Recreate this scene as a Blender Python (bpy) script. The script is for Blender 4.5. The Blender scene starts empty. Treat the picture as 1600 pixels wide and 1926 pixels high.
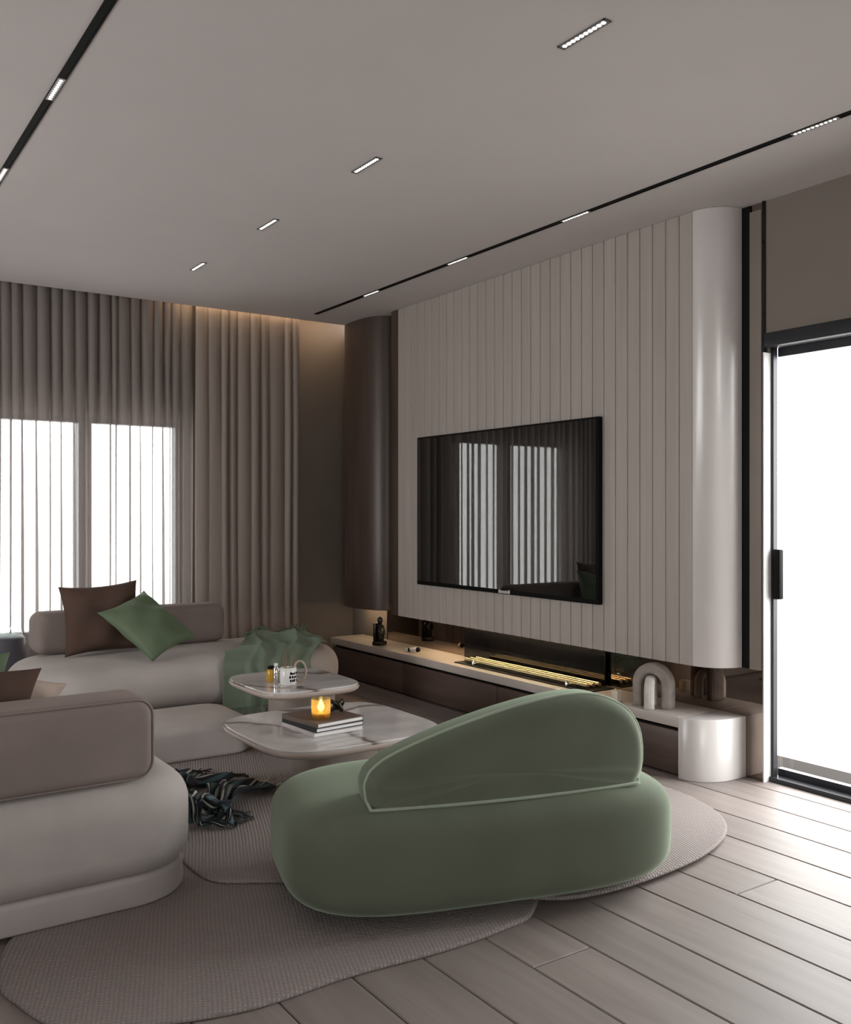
import bpy, bmesh, math, random
from mathutils import Vector, Matrix
PI = math.pi
rnd = random.Random(7)
S = bpy.context.scene
COL = S.collection

# ------------------------------------------------------------------ camera, world, exposure
cam_d = bpy.data.cameras.new('camera')
cam = bpy.data.objects.new('camera', cam_d)
COL.objects.link(cam)
cam.location = (0, 0, 1.30)
cam.rotation_euler = (PI / 2, 0, math.radians(-34.3))
cam_d.sensor_fit = 'HORIZONTAL'
cam_d.sensor_width = 36.0
cam_d.lens = 36.0 * 1750 / 1600
cam_d.clip_start = 0.05
S.camera = cam

W = bpy.data.worlds.new('overcast_sky')
S.world = W
W.use_nodes = True
_bg = W.node_tree.nodes['Background']
_bg.inputs['Color'].default_value = (1.0, 0.95, 0.955, 1)
_bg.inputs['Strength'].default_value = 6.0

S.view_settings.view_transform = 'Standard'
S.view_settings.look = 'None'
S.view_settings.gamma = 1.0
S.view_settings.use_curve_mapping = False
S.view_settings.exposure = 0.85
S.cycles.max_bounces = 12
S.cycles.diffuse_bounces = 6
S.cycles.glossy_bounces = 5
S.cycles.transparent_max_bounces = 24
S.cycles.sample_clamp_indirect = 12.0


def area(name, loc, rot, sx, sy, power, color=(1, 1, 1), portal=False):
    d = bpy.data.lights.new(name, 'AREA')
    d.shape = 'RECTANGLE'
    d.size, d.size_y = sx, sy
    d.energy = power
    d.color = color
    if portal:
        d.cycles.is_portal = True
    o = bpy.data.objects.new(name, d)
    o.location, o.rotation_euler = loc, rot
    COL.objects.link(o)
    return o


# portals only guide the sampling of the sky through the door, the window and the added fill windows
area('door_portal', (4.10, 2.0, 1.06), (0, PI / 2, 0), 2.14, 1.58, 1, portal=True)
area('side_fill_portal', (-2.80, 4.45, 1.20), (0, -PI / 2, 0), 1.8, 2.1, 1, portal=True)
area('window_portal', (1.67, 6.98, 1.20), (-PI / 2, 0, 0), 1.55, 1.55, 1, portal=True)
area('rear_fill_portal', (-0.5, -2.80, 1.5), (PI / 2, 0, 0), 2.0, 1.2, 1, portal=True)

WARM = (1.0, 0.72, 0.42)
CEIL = 2.795


# ------------------------------------------------------------------ materials
def new_mat(name):
    m = bpy.data.materials.new(name)
    m.use_nodes = True
    nt = m.node_tree
    return m, nt, nt.nodes['Principled BSDF']


def N(nt, t, **kw):
    n = nt.nodes.new(t)
    for k, v in kw.items():
        if k in n.inputs:
            n.inputs[k].default_value = v
        else:
            setattr(n, k, v)
    return n


def L(nt, a, b):
    nt.links.new(a, b)


def coords(nt, scale=(1, 1, 1), rot=(0, 0, 0), kind='Object'):
    t = N(nt, 'ShaderNodeTexCoord')
    m = N(nt, 'ShaderNodeMapping')
    m.inputs['Scale'].default_value = scale
    m.inputs['Rotation'].default_value = rot
    L(nt, t.outputs[kind], m.inputs['Vector'])
    return m.outputs['Vector']


def ramp(nt, fac, stops):
    r = N(nt, 'ShaderNodeValToRGB')
    el = r.color_ramp.elements
    while len(el) < len(stops):
        el.new(0.5)
    for e, (p, c) in zip(el, stops):
        e.position = p
        e.color = (c[0], c[1], c[2], 1)
    L(nt, fac, r.inputs['Fac'])
    return r.outputs['Color']


def plain(name, col, rough=0.5, metal=0.0, ior=1.45, var=0.06, scale=3.0, coat=0.0):
    m, nt, b = new_mat(name)
    v = coords(nt)
    n = N(nt, 'ShaderNodeTexNoise', Scale=scale, Detail=3.0)
    L(nt, v, n.inputs['Vector'])
    c = ramp(nt, n.outputs['Fac'], [(0.3, [x * (1 - var) for x in col]), (0.7, [min(1, x * (1 + var)) for x in col])])
    L(nt, c, b.inputs['Base Color'])
    b.inputs['Roughness'].default_value = rough
    b.inputs['Metallic'].default_value = metal
    b.inputs['IOR'].default_value = ior
    b.inputs['Coat Weight'].default_value = coat
    return m


def fabric(name, col, bump=0.15, scale=420.0, sheen=0.25, rough=0.85, var=0.08, tint=None):
    m, nt, b = new_mat(name)
    v = coords(nt)
    n = N(nt, 'ShaderNodeTexNoise', Scale=4.0, Detail=4.0)
    L(nt, v, n.inputs['Vector'])
    c = ramp(nt, n.outputs['Fac'], [(0.3, [x * (1 - var) for x in col]), (0.7, [min(1, x * (1 + var)) for x in col])])
    L(nt, c, b.inputs['Base Color'])
    f = N(nt, 'ShaderNodeTexNoise', Scale=scale, Detail=2.0)
    L(nt, v, f.inputs['Vector'])
    bp = N(nt, 'ShaderNodeBump', Strength=bump, Distance=0.002)
    L(nt, f.outputs['Fac'], bp.inputs['Height'])
    L(nt, bp.outputs['Normal'], b.inputs['Normal'])
    b.inputs['Roughness'].default_value = rough
    b.inputs['Sheen Weight'].default_value = sheen
    b.inputs['Sheen Roughness'].default_value = 0.4
    t = tint or col
    b.inputs['Sheen Tint'].default_value = (min(1, t[0] * 1.6), min(1, t[1] * 1.6), min(1, t[2] * 1.6), 1)
    b.inputs['Specular IOR Level'].default_value = 0.15
    return m


def wood(name, c1, c2, scale=(1, 1, 1), rough=0.45, per_object=0.0, bump=0.05):
    """grain runs along object Y by default (scale X/Z up)"""
    m, nt, b = new_mat(name)
    v = coords(nt, scale)
    if per_object:
        oi = N(nt, 'ShaderNodeObjectInfo')
        add = N(nt, 'ShaderNodeVectorMath', operation='ADD')
        mul = N(nt, 'ShaderNodeVectorMath', operation='SCALE')
        cmb = N(nt, 'ShaderNodeCombineXYZ')
        for i in range(3):
            L(nt, oi.outputs['Random'], cmb.inputs[i])
        L(nt, cmb.outputs[0], mul.inputs[0])
        mul.inputs['Scale'].default_value = 37.0
        L(nt, v, add.inputs[0])
        L(nt, mul.outputs[0], add.inputs[1])
        v = add.outputs[0]
    n = N(nt, 'ShaderNodeTexNoise', Scale=1.0, Detail=6.0, Roughness=0.6, Distortion=0.6)
    L(nt, v, n.inputs['Vector'])
    c = ramp(nt, n.outputs['Fac'], [(0.3, c1), (0.7, c2)])
    if per_object:
        mr = N(nt, 'ShaderNodeMapRange')
        mr.inputs['To Min'].default_value = 1 - per_object
        mr.inputs['To Max'].default_value = 1 + per_object
        L(nt, oi.outputs['Random'], mr.inputs['Value'])
        hs = N(nt, 'ShaderNodeHueSaturation')
        L(nt, mr.outputs['Result'], hs.inputs['Value'])
        L(nt, c, hs.inputs['Color'])
        c = hs.outputs['Color']
    L(nt, c, b.inputs['Base Color'])
    bp = N(nt, 'ShaderNodeBump', Strength=bump, Distance=0.003)
    L(nt, n.outputs['Fac'], bp.inputs['Height'])
    L(nt, bp.outputs['Normal'], b.inputs['Normal'])
    b.inputs['Roughness'].default_value = rough
    return m


def emit(name, col, strength):
    m, nt, b = new_mat(name)
    b.inputs['Base Color'].default_value = (0.8, 0.8, 0.8, 1)
    b.inputs['Emission Color'].default_value = (*col, 1)
    b.inputs['Emission Strength'].default_value = strength
    return m


def sheer(name, col, clear, transl):
    """thin woven cloth: part of the light passes between the threads"""
    m, nt, b = new_mat(name)
    out = nt.nodes['Material Output']
    v = coords(nt, (260, 1, 3))
    n = N(nt, 'ShaderNodeTexNoise', Scale=1.0, Detail=2.0)
    L(nt, v, n.inputs['Vector'])
    c = ramp(nt, n.outputs['Fac'], [(0.3, [x * 0.93 for x in col]), (0.7, [x * 1.05 for x in col])])
    d = N(nt, 'ShaderNodeBsdfDiffuse')
    t = N(nt, 'ShaderNodeBsdfTranslucent')
    L(nt, c, d.inputs['Color'])
    L(nt, c, t.inputs['Color'])
    m1 = N(nt, 'ShaderNodeMixShader')
    m1.inputs[0].default_value = transl
    L(nt, d.outputs[0], m1.inputs[1])
    L(nt, t.outputs[0], m1.inputs[2])
    tr = N(nt, 'ShaderNodeBsdfTransparent')
    m2 = N(nt, 'ShaderNodeMixShader')
    m2.inputs[0].default_value = clear
    L(nt, m1.outputs[0], m2.inputs[1])
    L(nt, tr.outputs[0], m2.inputs[2])
    L(nt, m2.outputs[0], out.inputs['Surface'])
    return m


def pane_glass(name):
    m, nt, b = new_mat(name)
    out = nt.nodes['Material Output']
    tr = N(nt, 'ShaderNodeBsdfTransparent')
    tr.inputs['Color'].default_value = (0.94, 0.97, 0.96, 1)
    gl = N(nt, 'ShaderNodeBsdfGlossy', Roughness=0.01)
    fr = N(nt, 'ShaderNodeFresnel', IOR=1.45)
    mx = N(nt, 'ShaderNodeMixShader')
    ge = N(nt, 'ShaderNodeNewGeometry')          # inner faces of the pane do not reflect a second time
    sub = N(nt, 'ShaderNodeMath', operation='SUBTRACT')
    sub.inputs[0].default_value = 1.0
    L(nt, ge.outputs['Backfacing'], sub.inputs[1])
    mu = N(nt, 'ShaderNodeMath', operation='MULTIPLY')
    L(nt, fr.outputs[0], mu.inputs[0])
    L(nt, sub.outputs[0], mu.inputs[1])
    L(nt, mu.outputs[0], mx.inputs[0])
    L(nt, tr.outputs[0], mx.inputs[1])
    L(nt, gl.outputs[0], mx.inputs[2])
    L(nt, mx.outputs[0], out.inputs['Surface'])
    return m


def marble(name):
    m, nt, b = new_mat(name)
    v = coords(nt)
    n1 = N(nt, 'ShaderNodeTexNoise', Scale=2.2, Detail=6.0, Distortion=1.4)
    L(nt, v, n1.inputs['Vector'])
    wv = N(nt, 'ShaderNodeTexWave', Scale=0.9, Distortion=9.0, Detail=4.0)
    wv.inputs['Detail Scale'].default_value = 1.3
    wv.bands_direction = 'DIAGONAL'
    L(nt, v, wv.inputs['Vector'])
    base = ramp(nt, n1.outputs['Fac'], [(0.35, (0.54, 0.51, 0.50)), (0.65, (0.70, 0.68, 0.67))])
    vein = ramp(nt, wv.outputs['Fac'], [(0.0, (0.34, 0.28, 0.26)), (0.03, (0.80, 0.76, 0.74)), (0.10, (1, 1, 1))])
    mx = N(nt, 'ShaderNodeMix', data_type='RGBA', blend_type='MULTIPLY')
    mx.inputs[0].default_value = 1.0
    L(nt, base, mx.inputs[6])
    L(nt, vein, mx.inputs[7])
    L(nt, mx.outputs[2], b.inputs['Base Color'])
    b.inputs['Roughness'].default_value = 0.12
    return m


def weave(name, col):
    """looped wool: rows of small knots"""
    m, nt, b = new_mat(name)
    t = N(nt, 'ShaderNodeTexCoord')
    nz = N(nt, 'ShaderNodeTexNoise', Scale=2.5, Detail=2.0)
    L(nt, t.outputs['Object'], nz.inputs['Vector'])
    wob = N(nt, 'ShaderNodeVectorMath', operation='SCALE')
    L(nt, nz.outputs['Color'], wob.inputs[0])
    wob.inputs['Scale'].default_value = 0.02
    add = N(nt, 'ShaderNodeVectorMath', operation='ADD')
    L(nt, t.outputs['Object'], add.inputs[0])
    L(nt, wob.outputs[0], add.inputs[1])
    rot = N(nt, 'ShaderNodeMapping')
    rot.inputs['Rotation'].default_value = (0, 0, 0.35)
    L(nt, add.outputs[0], rot.inputs['Vector'])
    w1 = N(nt, 'ShaderNodeTexWave', Scale=25.0)
    w2 = N(nt, 'ShaderNodeTexWave', Scale=25.0)
    w1.bands_direction = 'X'
    w2.bands_direction = 'Y'
    L(nt, rot.outputs[0], w1.inputs['Vector'])
    L(nt, rot.outputs[0], w2.inputs['Vector'])
    mul = N(nt, 'ShaderNodeMath', operation='MULTIPLY')
    L(nt, w1.outputs['Fac'], mul.inputs[0])
    L(nt, w2.outputs['Fac'], mul.inputs[1])
    c = ramp(nt, mul.outputs[0], [(0.0, [x * 0.78 for x in col]), (0.5, col)])
    L(nt, c, b.inputs['Base Color'])
    bp = N(nt, 'ShaderNodeBump', Strength=0.55, Distance=0.005)
    L(nt, mul.outputs[0], bp.inputs['Height'])
    L(nt, bp.outputs['Normal'], b.inputs['Normal'])
    b.inputs['Roughness'].default_value = 0.95
    b.inputs['Specular IOR Level'].default_value = 0.1
    return m


def stripes(name):
    """navy, teal and cream striped throw"""
    m, nt, b = new_mat(name)
    t = N(nt, 'ShaderNodeTexCoord')
    sp = N(nt, 'ShaderNodeSeparateXYZ')
    L(nt, t.outputs['UV'], sp.inputs[0])
    wv = N(nt, 'ShaderNodeMath', operation='MULTIPLY')
    L(nt, sp.outputs[0], wv.inputs[0])
    wv.inputs[1].default_value = 2.6
    fr = N(nt, 'ShaderNodeMath', operation='FRACT')
    L(nt, wv.outputs[0], fr.inputs[0])
    navy, teal, cream, grn = (0.012, 0.014, 0.022), (0.05, 0.10, 0.11), (0.42, 0.42, 0.36), (0.10, 0.13, 0.09)
    r = N(nt, 'ShaderNodeValToRGB')
    r.color_ramp.interpolation = 'CONSTANT'
    st = [(0, navy), (0.22, teal), (0.38, navy), (0.5, cream), (0.56, navy), (0.68, grn), (0.8, navy), (0.92, cream)]
    el = r.color_ramp.elements
    while len(el) < len(st):
        el.new(0.5)
    for e, (p, c) in zip(el, st):
        e.position = p
        e.color = (*c, 1)
    L(nt, fr.outputs[0], r.inputs['Fac'])
    L(nt, r.outputs['Color'], b.inputs['Base Color'])
    b.inputs['Roughness'].default_value = 0.8
    return m


def col3(*rgb):
    return tuple(((c / 255) / 12.92 if c / 255 <= 0.04045 else ((c / 255 + 0.055) / 1.055) ** 2.4) for c in rgb)


M = {}
M['ceiling'] = plain('ceiling_paint', (0.62, 0.575, 0.56), 0.9, var=0.015)
M['wall'] = plain('taupe_wall_paint', (0.225, 0.19, 0.165), 0.85, var=0.03)
M['plank'] = wood('smoked_oak_plank', (0.235, 0.195, 0.180), (0.315, 0.270, 0.252), (14, 1.1, 6), 0.52, per_object=0.10)
M['subfloor'] = plain('dark_subfloor', (0.02, 0.015, 0.012), 0.9)
M['slat'] = wood('bleached_slat', (0.395, 0.348, 0.315), (0.45, 0.402, 0.37), (30, 30, 1.2), 0.5, per_object=0.03)
M['white'] = plain('satin_white_lacquer', (0.66, 0.62, 0.605), 0.30, var=0.02, coat=1.0)
M['white'].node_tree.nodes['Principled BSDF'].inputs['Coat Roughness'].default_value = 0.26
M['trimgrey'] = plain('grey_light_trim', (0.12, 0.115, 0.11), 0.5)
M['return'] = plain('taupe_return_panel', (0.24, 0.20, 0.175), 0.5)
M['top'] = wood('pale_console_top', (0.50, 0.45, 0.41), (0.58, 0.53, 0.49), (20, 1.5, 8), 0.35)
M['walnut'] = wood('walnut_veneer', (0.085, 0.055, 0.045), (0.13, 0.090, 0.075), (16, 1.2, 14), 0.4)
M['walnut_v'] = wood('walnut_veneer_upright', (0.055, 0.036, 0.028), (0.085, 0.057, 0.045), (16, 16, 1.0), 0.4)
M['mirror'] = plain('bronze_mirror', (0.34, 0.285, 0.25), 0.02, 1.0, var=0.0)
M['black'] = plain('matt_black_metal', (0.006, 0.006, 0.006), 0.6, ior=1.2)
M['gloss_black'] = plain('gloss_black', (0.006, 0.006, 0.007), 0.06, ior=1.5)
M['screen'] = plain('screen_glass', (0.004, 0.004, 0.004), 0.015, ior=2.25, var=0)
M['frame'] = plain('anthracite_aluminium', (0.035, 0.036, 0.042), 0.35, 0.3)
M['reveal'] = plain('white_reveal', (0.75, 0.74, 0.73), 0.5)
M['glass'] = pane_glass('window_glass')
M['sheer'] = sheer('grey_sheer_cloth', (0.30, 0.262, 0.245), 0.22, 0.10)
M['drape'] = sheer('taupe_drape_cloth', (0.33, 0.28, 0.25), 0.03, 0.10)
M['sofa'] = fabric('greige_velvet', (0.44, 0.40, 0.38))
M['sofa_back'] = fabric('taupe_velvet', (0.235, 0.19, 0.175))
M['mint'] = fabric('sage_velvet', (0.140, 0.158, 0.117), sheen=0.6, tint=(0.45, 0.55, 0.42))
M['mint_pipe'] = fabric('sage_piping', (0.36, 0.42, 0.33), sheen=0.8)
M['mint_cloth'] = fabric('sage_knit', (0.16, 0.20, 0.15), bump=0.4, scale=260, sheen=0.4)
M['green_satin'] = fabric('green_satin', (0.115, 0.155, 0.095), sheen=0.5, rough=0.55)
M['brown_cloth'] = fabric('brown_cushion_cloth', (0.085, 0.052, 0.040))
M['tan_cloth'] = fabric('tan_cushion_cloth', (0.42, 0.33, 0.28))
M['rug'] = weave('looped_greige_wool', (0.36, 0.315, 0.30))
M['marble'] = marble('veined_marble')
M['rim'] = plain('rose_taupe_rim', (0.45, 0.37, 0.325), 0.35)
M['pedestal'] = plain('taupe_pedestal', (0.30, 0.25, 0.22), 0.5)
M['brass'] = plain('brushed_brass', (0.75, 0.60, 0.36), 0.25, 1.0)
M['chrome'] = plain('chrome', (0.8, 0.8, 0.8), 0.1, 1.0)
M['amber'] = plain('amber_glass', (0.50, 0.27, 0.03), 0.12)
M['ceramic'] = plain('white_ceramic', (0.72, 0.71, 0.69), 0.2)
M['stone'] = plain('grey_ribbed_stone', (0.30, 0.26, 0.235), 0.8, var=0.2, scale=20)
M['plaster'] = plain('white_ribbed_plaster', (0.62, 0.59, 0.55), 0.8, var=0.12, scale=20)
M['bronze'] = plain('dark_bronze', (0.03, 0.025, 0.02), 0.3, 0.6, var=0.5, scale=30)
M['paper'] = plain('book_pages', (0.78, 0.76, 0.75), 0.8)
M['cover'] = plain('brown_book_cover', (0.12, 0.085, 0.07), 0.6)
M['cover2'] = plain('black_book_cover', (0.02, 0.02, 0.025), 0.5)
M['cover3'] = plain('pale_book_cover', (0.50, 0.46, 0.45), 0.6)
M['reed'] = plain('brown_reed', (0.22, 0.13, 0.07), 0.7)
M['grey'] = plain('blue_grey_lacquer', (0.13, 0.13, 0.16), 0.3)
M['throw'] = stripes('striped_throw_cloth')
M['cream'] = plain('cream_light_patch', (0.75, 0.68, 0.55), 0.5)  # pale tone of the block that stands for a light patch
M['step'] = plain('dark_step_stone', (0.032, 0.028, 0.026), 1.0, ior=1.1)
M['terrace'] = plain('terrace_stone', (0.35, 0.34, 0.33), 0.8)
M['fringe_dark'] = plain('dark_fringe', (0.03, 0.03, 0.03), 0.8)
M['flame'] = emit('candle_flame', (1.0, 0.72, 0.25), 5.0)
M['led_dot'] = emit('white_led', (1.0, 0.95, 0.9), 1.6)
M['led_warm'] = emit('warm_led', WARM, 8.0)
M['led_fire'] = emit('warm_led_bright', WARM, 22.0)
M['led_dim'] = plain('frosted_diffuser', (0.30, 0.29, 0.28), 0.4)
M['logo'] = plain('silver_logo', (0.6, 0.6, 0.58), 0.4)


# ------------------------------------------------------------------ object helpers
def tag(o, label=None, cat=None, group=None, kind=None):
    if label: o['label'] = label
    if cat: o['category'] = cat
    if group: o['group'] = group
    if kind: o['kind'] = kind
    return o


def empty(name, loc=(0, 0, 0), rz=0.0):
    o = bpy.data.objects.new(name, None)
    o.empty_display_size = 0.1
    o.location = loc
    o.rotation_euler = (0, 0, rz)
    COL.objects.link(o)
    return o


def link_mesh(name, me, parent=None, loc=None, rot=None):
    o = bpy.data.objects.new(name, me)
    COL.objects.link(o)
    if parent is not None:
        o.parent = parent
    if loc is not None: o.location = loc
    if rot is not None: o.rotation_euler = rot
    return o


def mk(name, vf, mat, parent=None, loc=None, rot=None, smooth=True, flat_angle=None, uv=None):
    me = bpy.data.meshes.new(name)
    me.from_pydata([tuple(v) for v in vf[0]], [], [tuple(f) for f in vf[1]])
    me.materials.append(mat)
    bm = bmesh.new()
    bm.from_mesh(me)
    bmesh.ops.recalc_face_normals(bm, faces=bm.faces)
    if flat_angle is not None:
        for e in bm.edges:
            if len(e.link_faces) == 2 and e.calc_face_angle(0) > flat_angle:
                e.smooth = False
    bm.to_mesh(me)
    bm.free()
    if uv is not None:
        lay = me.uv_layers.new(name='UVMap')
        for lp in me.loops:
            lay.data[lp.index].uv = uv[lp.vertex_index]
    if smooth:
        me.shade_smooth() if hasattr(me, 'shade_smooth') else None
        for p in me.polygons:
            p.use_smooth = True
    return link_mesh(name, me, parent, loc, rot)


def merge(*vfs):
    V, F = [], []
    for v, f in vfs:
        k = len(V)
        V += list(v)
        F += [tuple(i + k for i in q) for q in f]
    return V, F


def xf(vf, mat4):
    return [mat4 @ Vector(v) for v in vf[0]], vf[1]


def move(vf, d):
    return [(v[0] + d[0], v[1] + d[1], v[2] + d[2]) for v in vf[0]], vf[1]


def box(x0, x1, y0, y1, z0, z1, bev=0.0):
    """box with chamfered edges"""
    if bev <= 0:
        V = [(x, y, z) for x in (x0, x1) for y in (y0, y1) for z in (z0, z1)]
        F = [(0, 1, 3, 2), (4, 6, 7, 5), (0, 4, 5, 1), (2, 3, 7, 6), (0, 2, 6, 4), (1, 5, 7, 3)]
        return V, F
    o = rrect(x1 - x0, y1 - y0, bev, 2)
    o = [(p[0] + (x0 + x1) / 2, p[1] + (y0 + y1) / 2) for p in o]
    return loft(o, [(bev, z0), (bev * 0.3, z0 + bev * 0.3), (0, z0 + bev), (0, z1 - bev), (bev * 0.3, z1 - bev * 0.3), (bev, z1)])


def rrect(w, d, r, n=6):
    r = min(r, w / 2 - 1e-4, d / 2 - 1e-4)
    P = []
    for (sx, sy, a0) in ((1, 1, 0), (-1, 1, PI / 2), (-1, -1, PI), (1, -1, 1.5 * PI)):
        for i in range(n + 1):
            a = a0 + PI / 2 * i / n
            P.append((sx * (w / 2 - r) + r * math.cos(a), sy * (d / 2 - r) + r * math.sin(a)))
    return P


def sgn(x, e):
    return math.copysign(abs(x) ** e, x)


def superell(a, b, n, k=72):
    return [(a * sgn(math.cos(t), 2 / n), b * sgn(math.sin(t), 2 / n)) for t in [2 * PI * i / k for i in range(k)]]


def spline(pts, n=10):
    """closed Catmull-Rom"""
    out = []
    m = len(pts)
    for i in range(m):
        p0, p1, p2, p3 = pts[i - 1], pts[i], pts[(i + 1) % m], pts[(i + 2) % m]
        for j in range(n):
            t = j / n
            out.append(tuple(0.5 * (2 * p1[k] + (p2[k] - p0[k]) * t + (2 * p0[k] - 5 * p1[k] + 4 * p2[k] - p3[k]) * t * t
                                    + (3 * p1[k] - p0[k] - 3 * p2[k] + p3[k]) * t ** 3) for k in range(len(p1))))
    return out


def resample(poly, n):
    d = [0.0]
    m = len(poly)
    for i in range(m):
        a, b = poly[i], poly[(i + 1) % m]
        d.append(d[-1] + math.hypot(b[0] - a[0], b[1] - a[1]))
    out, j = [], 0
    for i in range(n):
        s = d[-1] * i / n
        while d[j + 1] < s: j += 1
        a, b = poly[j], poly[(j + 1) % m]
        t = (s - d[j]) / max(1e-9, d[j + 1] - d[j])
        out.append((a[0] + (b[0] - a[0]) * t, a[1] + (b[1] - a[1]) * t))
    return out


def normals2(o):
    n = len(o)
    out = []
    area2 = sum(o[i][0] * o[(i + 1) % n][1] - o[(i + 1) % n][0] * o[i][1] for i in range(n))
    s = 1 if area2 > 0 else -1
    for i in range(n):
        a, b = o[i - 1], o[(i + 1) % n]
        dx, dy = b[0] - a[0], b[1] - a[1]
        l = math.hypot(dx, dy) or 1
        out.append((s * dy / l, -s * dx / l))
    return out


def loft(o, prof, cap=True):
    """outline o swept through (inset, z) steps; both ends closed"""
    nn = normals2(o)
    n = len(o)
    V, F = [], []
    for (d, z) in prof:
        for p, q in zip(o, nn):
            V.append((p[0] - q[0] * d, p[1] - q[1] * d, z))
    for k in range(len(prof) - 1):
        for i in range(n):
            j = (i + 1) % n
            F.append((k * n + i, k * n + j, (k + 1) * n + j, (k + 1) * n + i))
    if cap:
        F.append(tuple(reversed(range(n))))
        F.append(tuple((len(prof) - 1) * n + i for i in range(n)))
    return V, F


def round_prof(z0, z1, r0, r1, n=6):
    """profile with rounded lower (r0) and upper (r1) rims"""
    P = []
    for i in range(n + 1):
        a = PI / 2 * i / n
        P.append((r0 * (1 - math.sin(a)), z0 + r0 * (1 - math.cos(a))))
    for i in range(n + 1):
        a = PI / 2 * i / n
        P.append((r1 * (1 - math.cos(a)), z1 - r1 * (1 - math.sin(a))))
    return P


def dome_slab(o, z0, z1, r0, r1, dome=0.02, n=7):
    """cushion: rounded rims, softly crowned top built from shrinking rings"""
    P = round_prof(z0, z1, r0, r1, n)
    V, F = loft(o, P, cap=False)
    k = len(o)
    base = (len(P) - 1) * k
    last = V[base:base + k]
    cx = sum(p[0] for p in last) / k
    cy = sum(p[1] for p in last) / k
    prev = base
    for s in (0.85, 0.65, 0.4, 0.15):
        st = len(V)
        for p in last:
            V.append((cx + (p[0] - cx) * s, cy + (p[1] - cy) * s, z1 + dome * (1 - s ** 2)))
        for i in range(k):
            j = (i + 1) % k
            F.append((prev + i, prev + j, st + j, st + i))
        prev = st
    F.append(tuple(prev + i for i in range(k)))
    F.append(tuple(reversed(range(k))))
    return V, F


def superquad(A, B, H, n1, n2, k=96, m=40):
    V, F = [], []
    rows = []
    for i in range(1, m):
        ph = -PI / 2 + PI * i / m
        rows.append([(A * sgn(math.cos(ph), 2 / n2) * sgn(math.cos(t), 2 / n1), B * sgn(math.cos(ph), 2 / n2) * sgn(math.sin(t), 2 / n1),
                      H / 2 + H / 2 * sgn(math.sin(ph), 2 / n2)) for t in [2 * PI * j / k for j in range(k)]])
    for r in rows: V += r
    for i in range(len(rows) - 1):
        for j in range(k):
            q = (j + 1) % k
            F.append((i * k + j, i * k + q, (i + 1) * k + q, (i + 1) * k + j))
    b, t = len(V), len(V) + 1
    V += [(0, 0, 0), (0, 0, H)]
    top = (len(rows) - 1) * k
    for j in range(k):
        q = (j + 1) % k
        F.append((b, q, j))
        F.append((t, top + j, top + q))
    return V, F


def lathe(prof, n=28, cap=True):
    V, F = [], []
    for (r, z) in prof:
        for i in range(n):
            a = 2 * PI * i / n
            V.append((r * math.cos(a), r * math.sin(a), z))
    for k in range(len(prof) - 1):
        for i in range(n):
            j = (i + 1) % n
            F.append((k * n + i, k * n + j, (k + 1) * n + j, (k + 1) * n + i))
    if cap:
        F.append(tuple(reversed(range(n))))
        F.append(tuple((len(prof) - 1) * n + i for i in range(n)))
    return V, F


def tube(pts, rad, n=10, closed=False):
    pts = [Vector(p) for p in pts]
    rr = rad if isinstance(rad, (list, tuple)) else [rad] * len(pts)
    V, F = [], []
    m = len(pts)
    up = None
    for i, p in enumerate(pts):
        if closed:
            t = (pts[(i + 1) % m] - pts[i - 1]).normalized()
        else:
            t = (pts[min(i + 1, m - 1)] - pts[max(i - 1, 0)]).normalized()
        if up is None:
            up = Vector((0, 0, 1)) if abs(t.z) < 0.9 else Vector((1, 0, 0))
        a = t.cross(up).normalized()
        b = a.cross(t).normalized()
        up = b
        for j in range(n):
            th = 2 * PI * j / n
            V.append(p + (a * math.cos(th) + b * math.sin(th)) * rr[i])
    for i in range(m if closed else m - 1):
        for j in range(n):
            q = (j + 1) % n
            i2 = (i + 1) % m
            F.append((i * n + j, i * n + q, i2 * n + q, i2 * n + j))
    if not closed:
        F.append(tuple(reversed(range(n))))
        F.append(tuple((m - 1) * n + j for j in range(n)))
    return V, F


def grid(fn, nu, nv, thick=0.0):
    """sheet from fn(u,v) in 0..1"""
    V, F, UV = [], [], []
    for i in range(nu + 1):
        for j in range(nv + 1):
            V.append(fn(i / nu, j / nv))
            UV.append((i / nu, j / nv))
    w = nv + 1
    for i in range(nu):
        for j in range(nv):
            F.append((i * w + j, i * w + j + 1, (i + 1) * w + j + 1, (i + 1) * w + j))
    return (V, F), UV


def solid(o, t, offset=1.0):
    md = o.modifiers.new('thickness', 'SOLIDIFY')
    md.thickness = t
    md.offset = offset
    return o


def pillow_vf(w, h, t, n=22, pinch=0.10, seed=0):
    r = random.Random(seed)
    ph = [r.uniform(0, 6.28) for _ in range(4)]
    V, F = [], []
    for side in (1, -1):
        for i in range(n + 1):
            for j in range(n + 1):
                u, v = 2 * i / n - 1, 2 * j / n - 1
                e = max(0.0, (1 - abs(u) ** 2.4) * (1 - abs(v) ** 2.4))
                z = side * t / 2 * e ** 0.55
                z += side * 0.012 * e ** 0.5 * (math.sin(6 * u + ph[0]) * math.sin(3.5 * v + ph[1]) + 0.5 * math.sin(11 * v * u + ph[2]))
                x = u * w / 2 * (1 - pinch * (1 - v * v) * abs(u) ** 2)
                y = v * h / 2 * (1 - pinch * (1 - u * u) * abs(v) ** 2)
                V.append((x, y, z))
    k = (n + 1) ** 2
    for s in (0, 1):
        for i in range(n):
            for j in range(n):
                a = s * k + i * (n + 1) + j
                q = (a, a + 1, a + n + 2, a + n + 1)
                F.append(q if s == 0 else q[::-1])
    me_v, me_f = weld(V, F)
    return me_v, me_f


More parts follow.
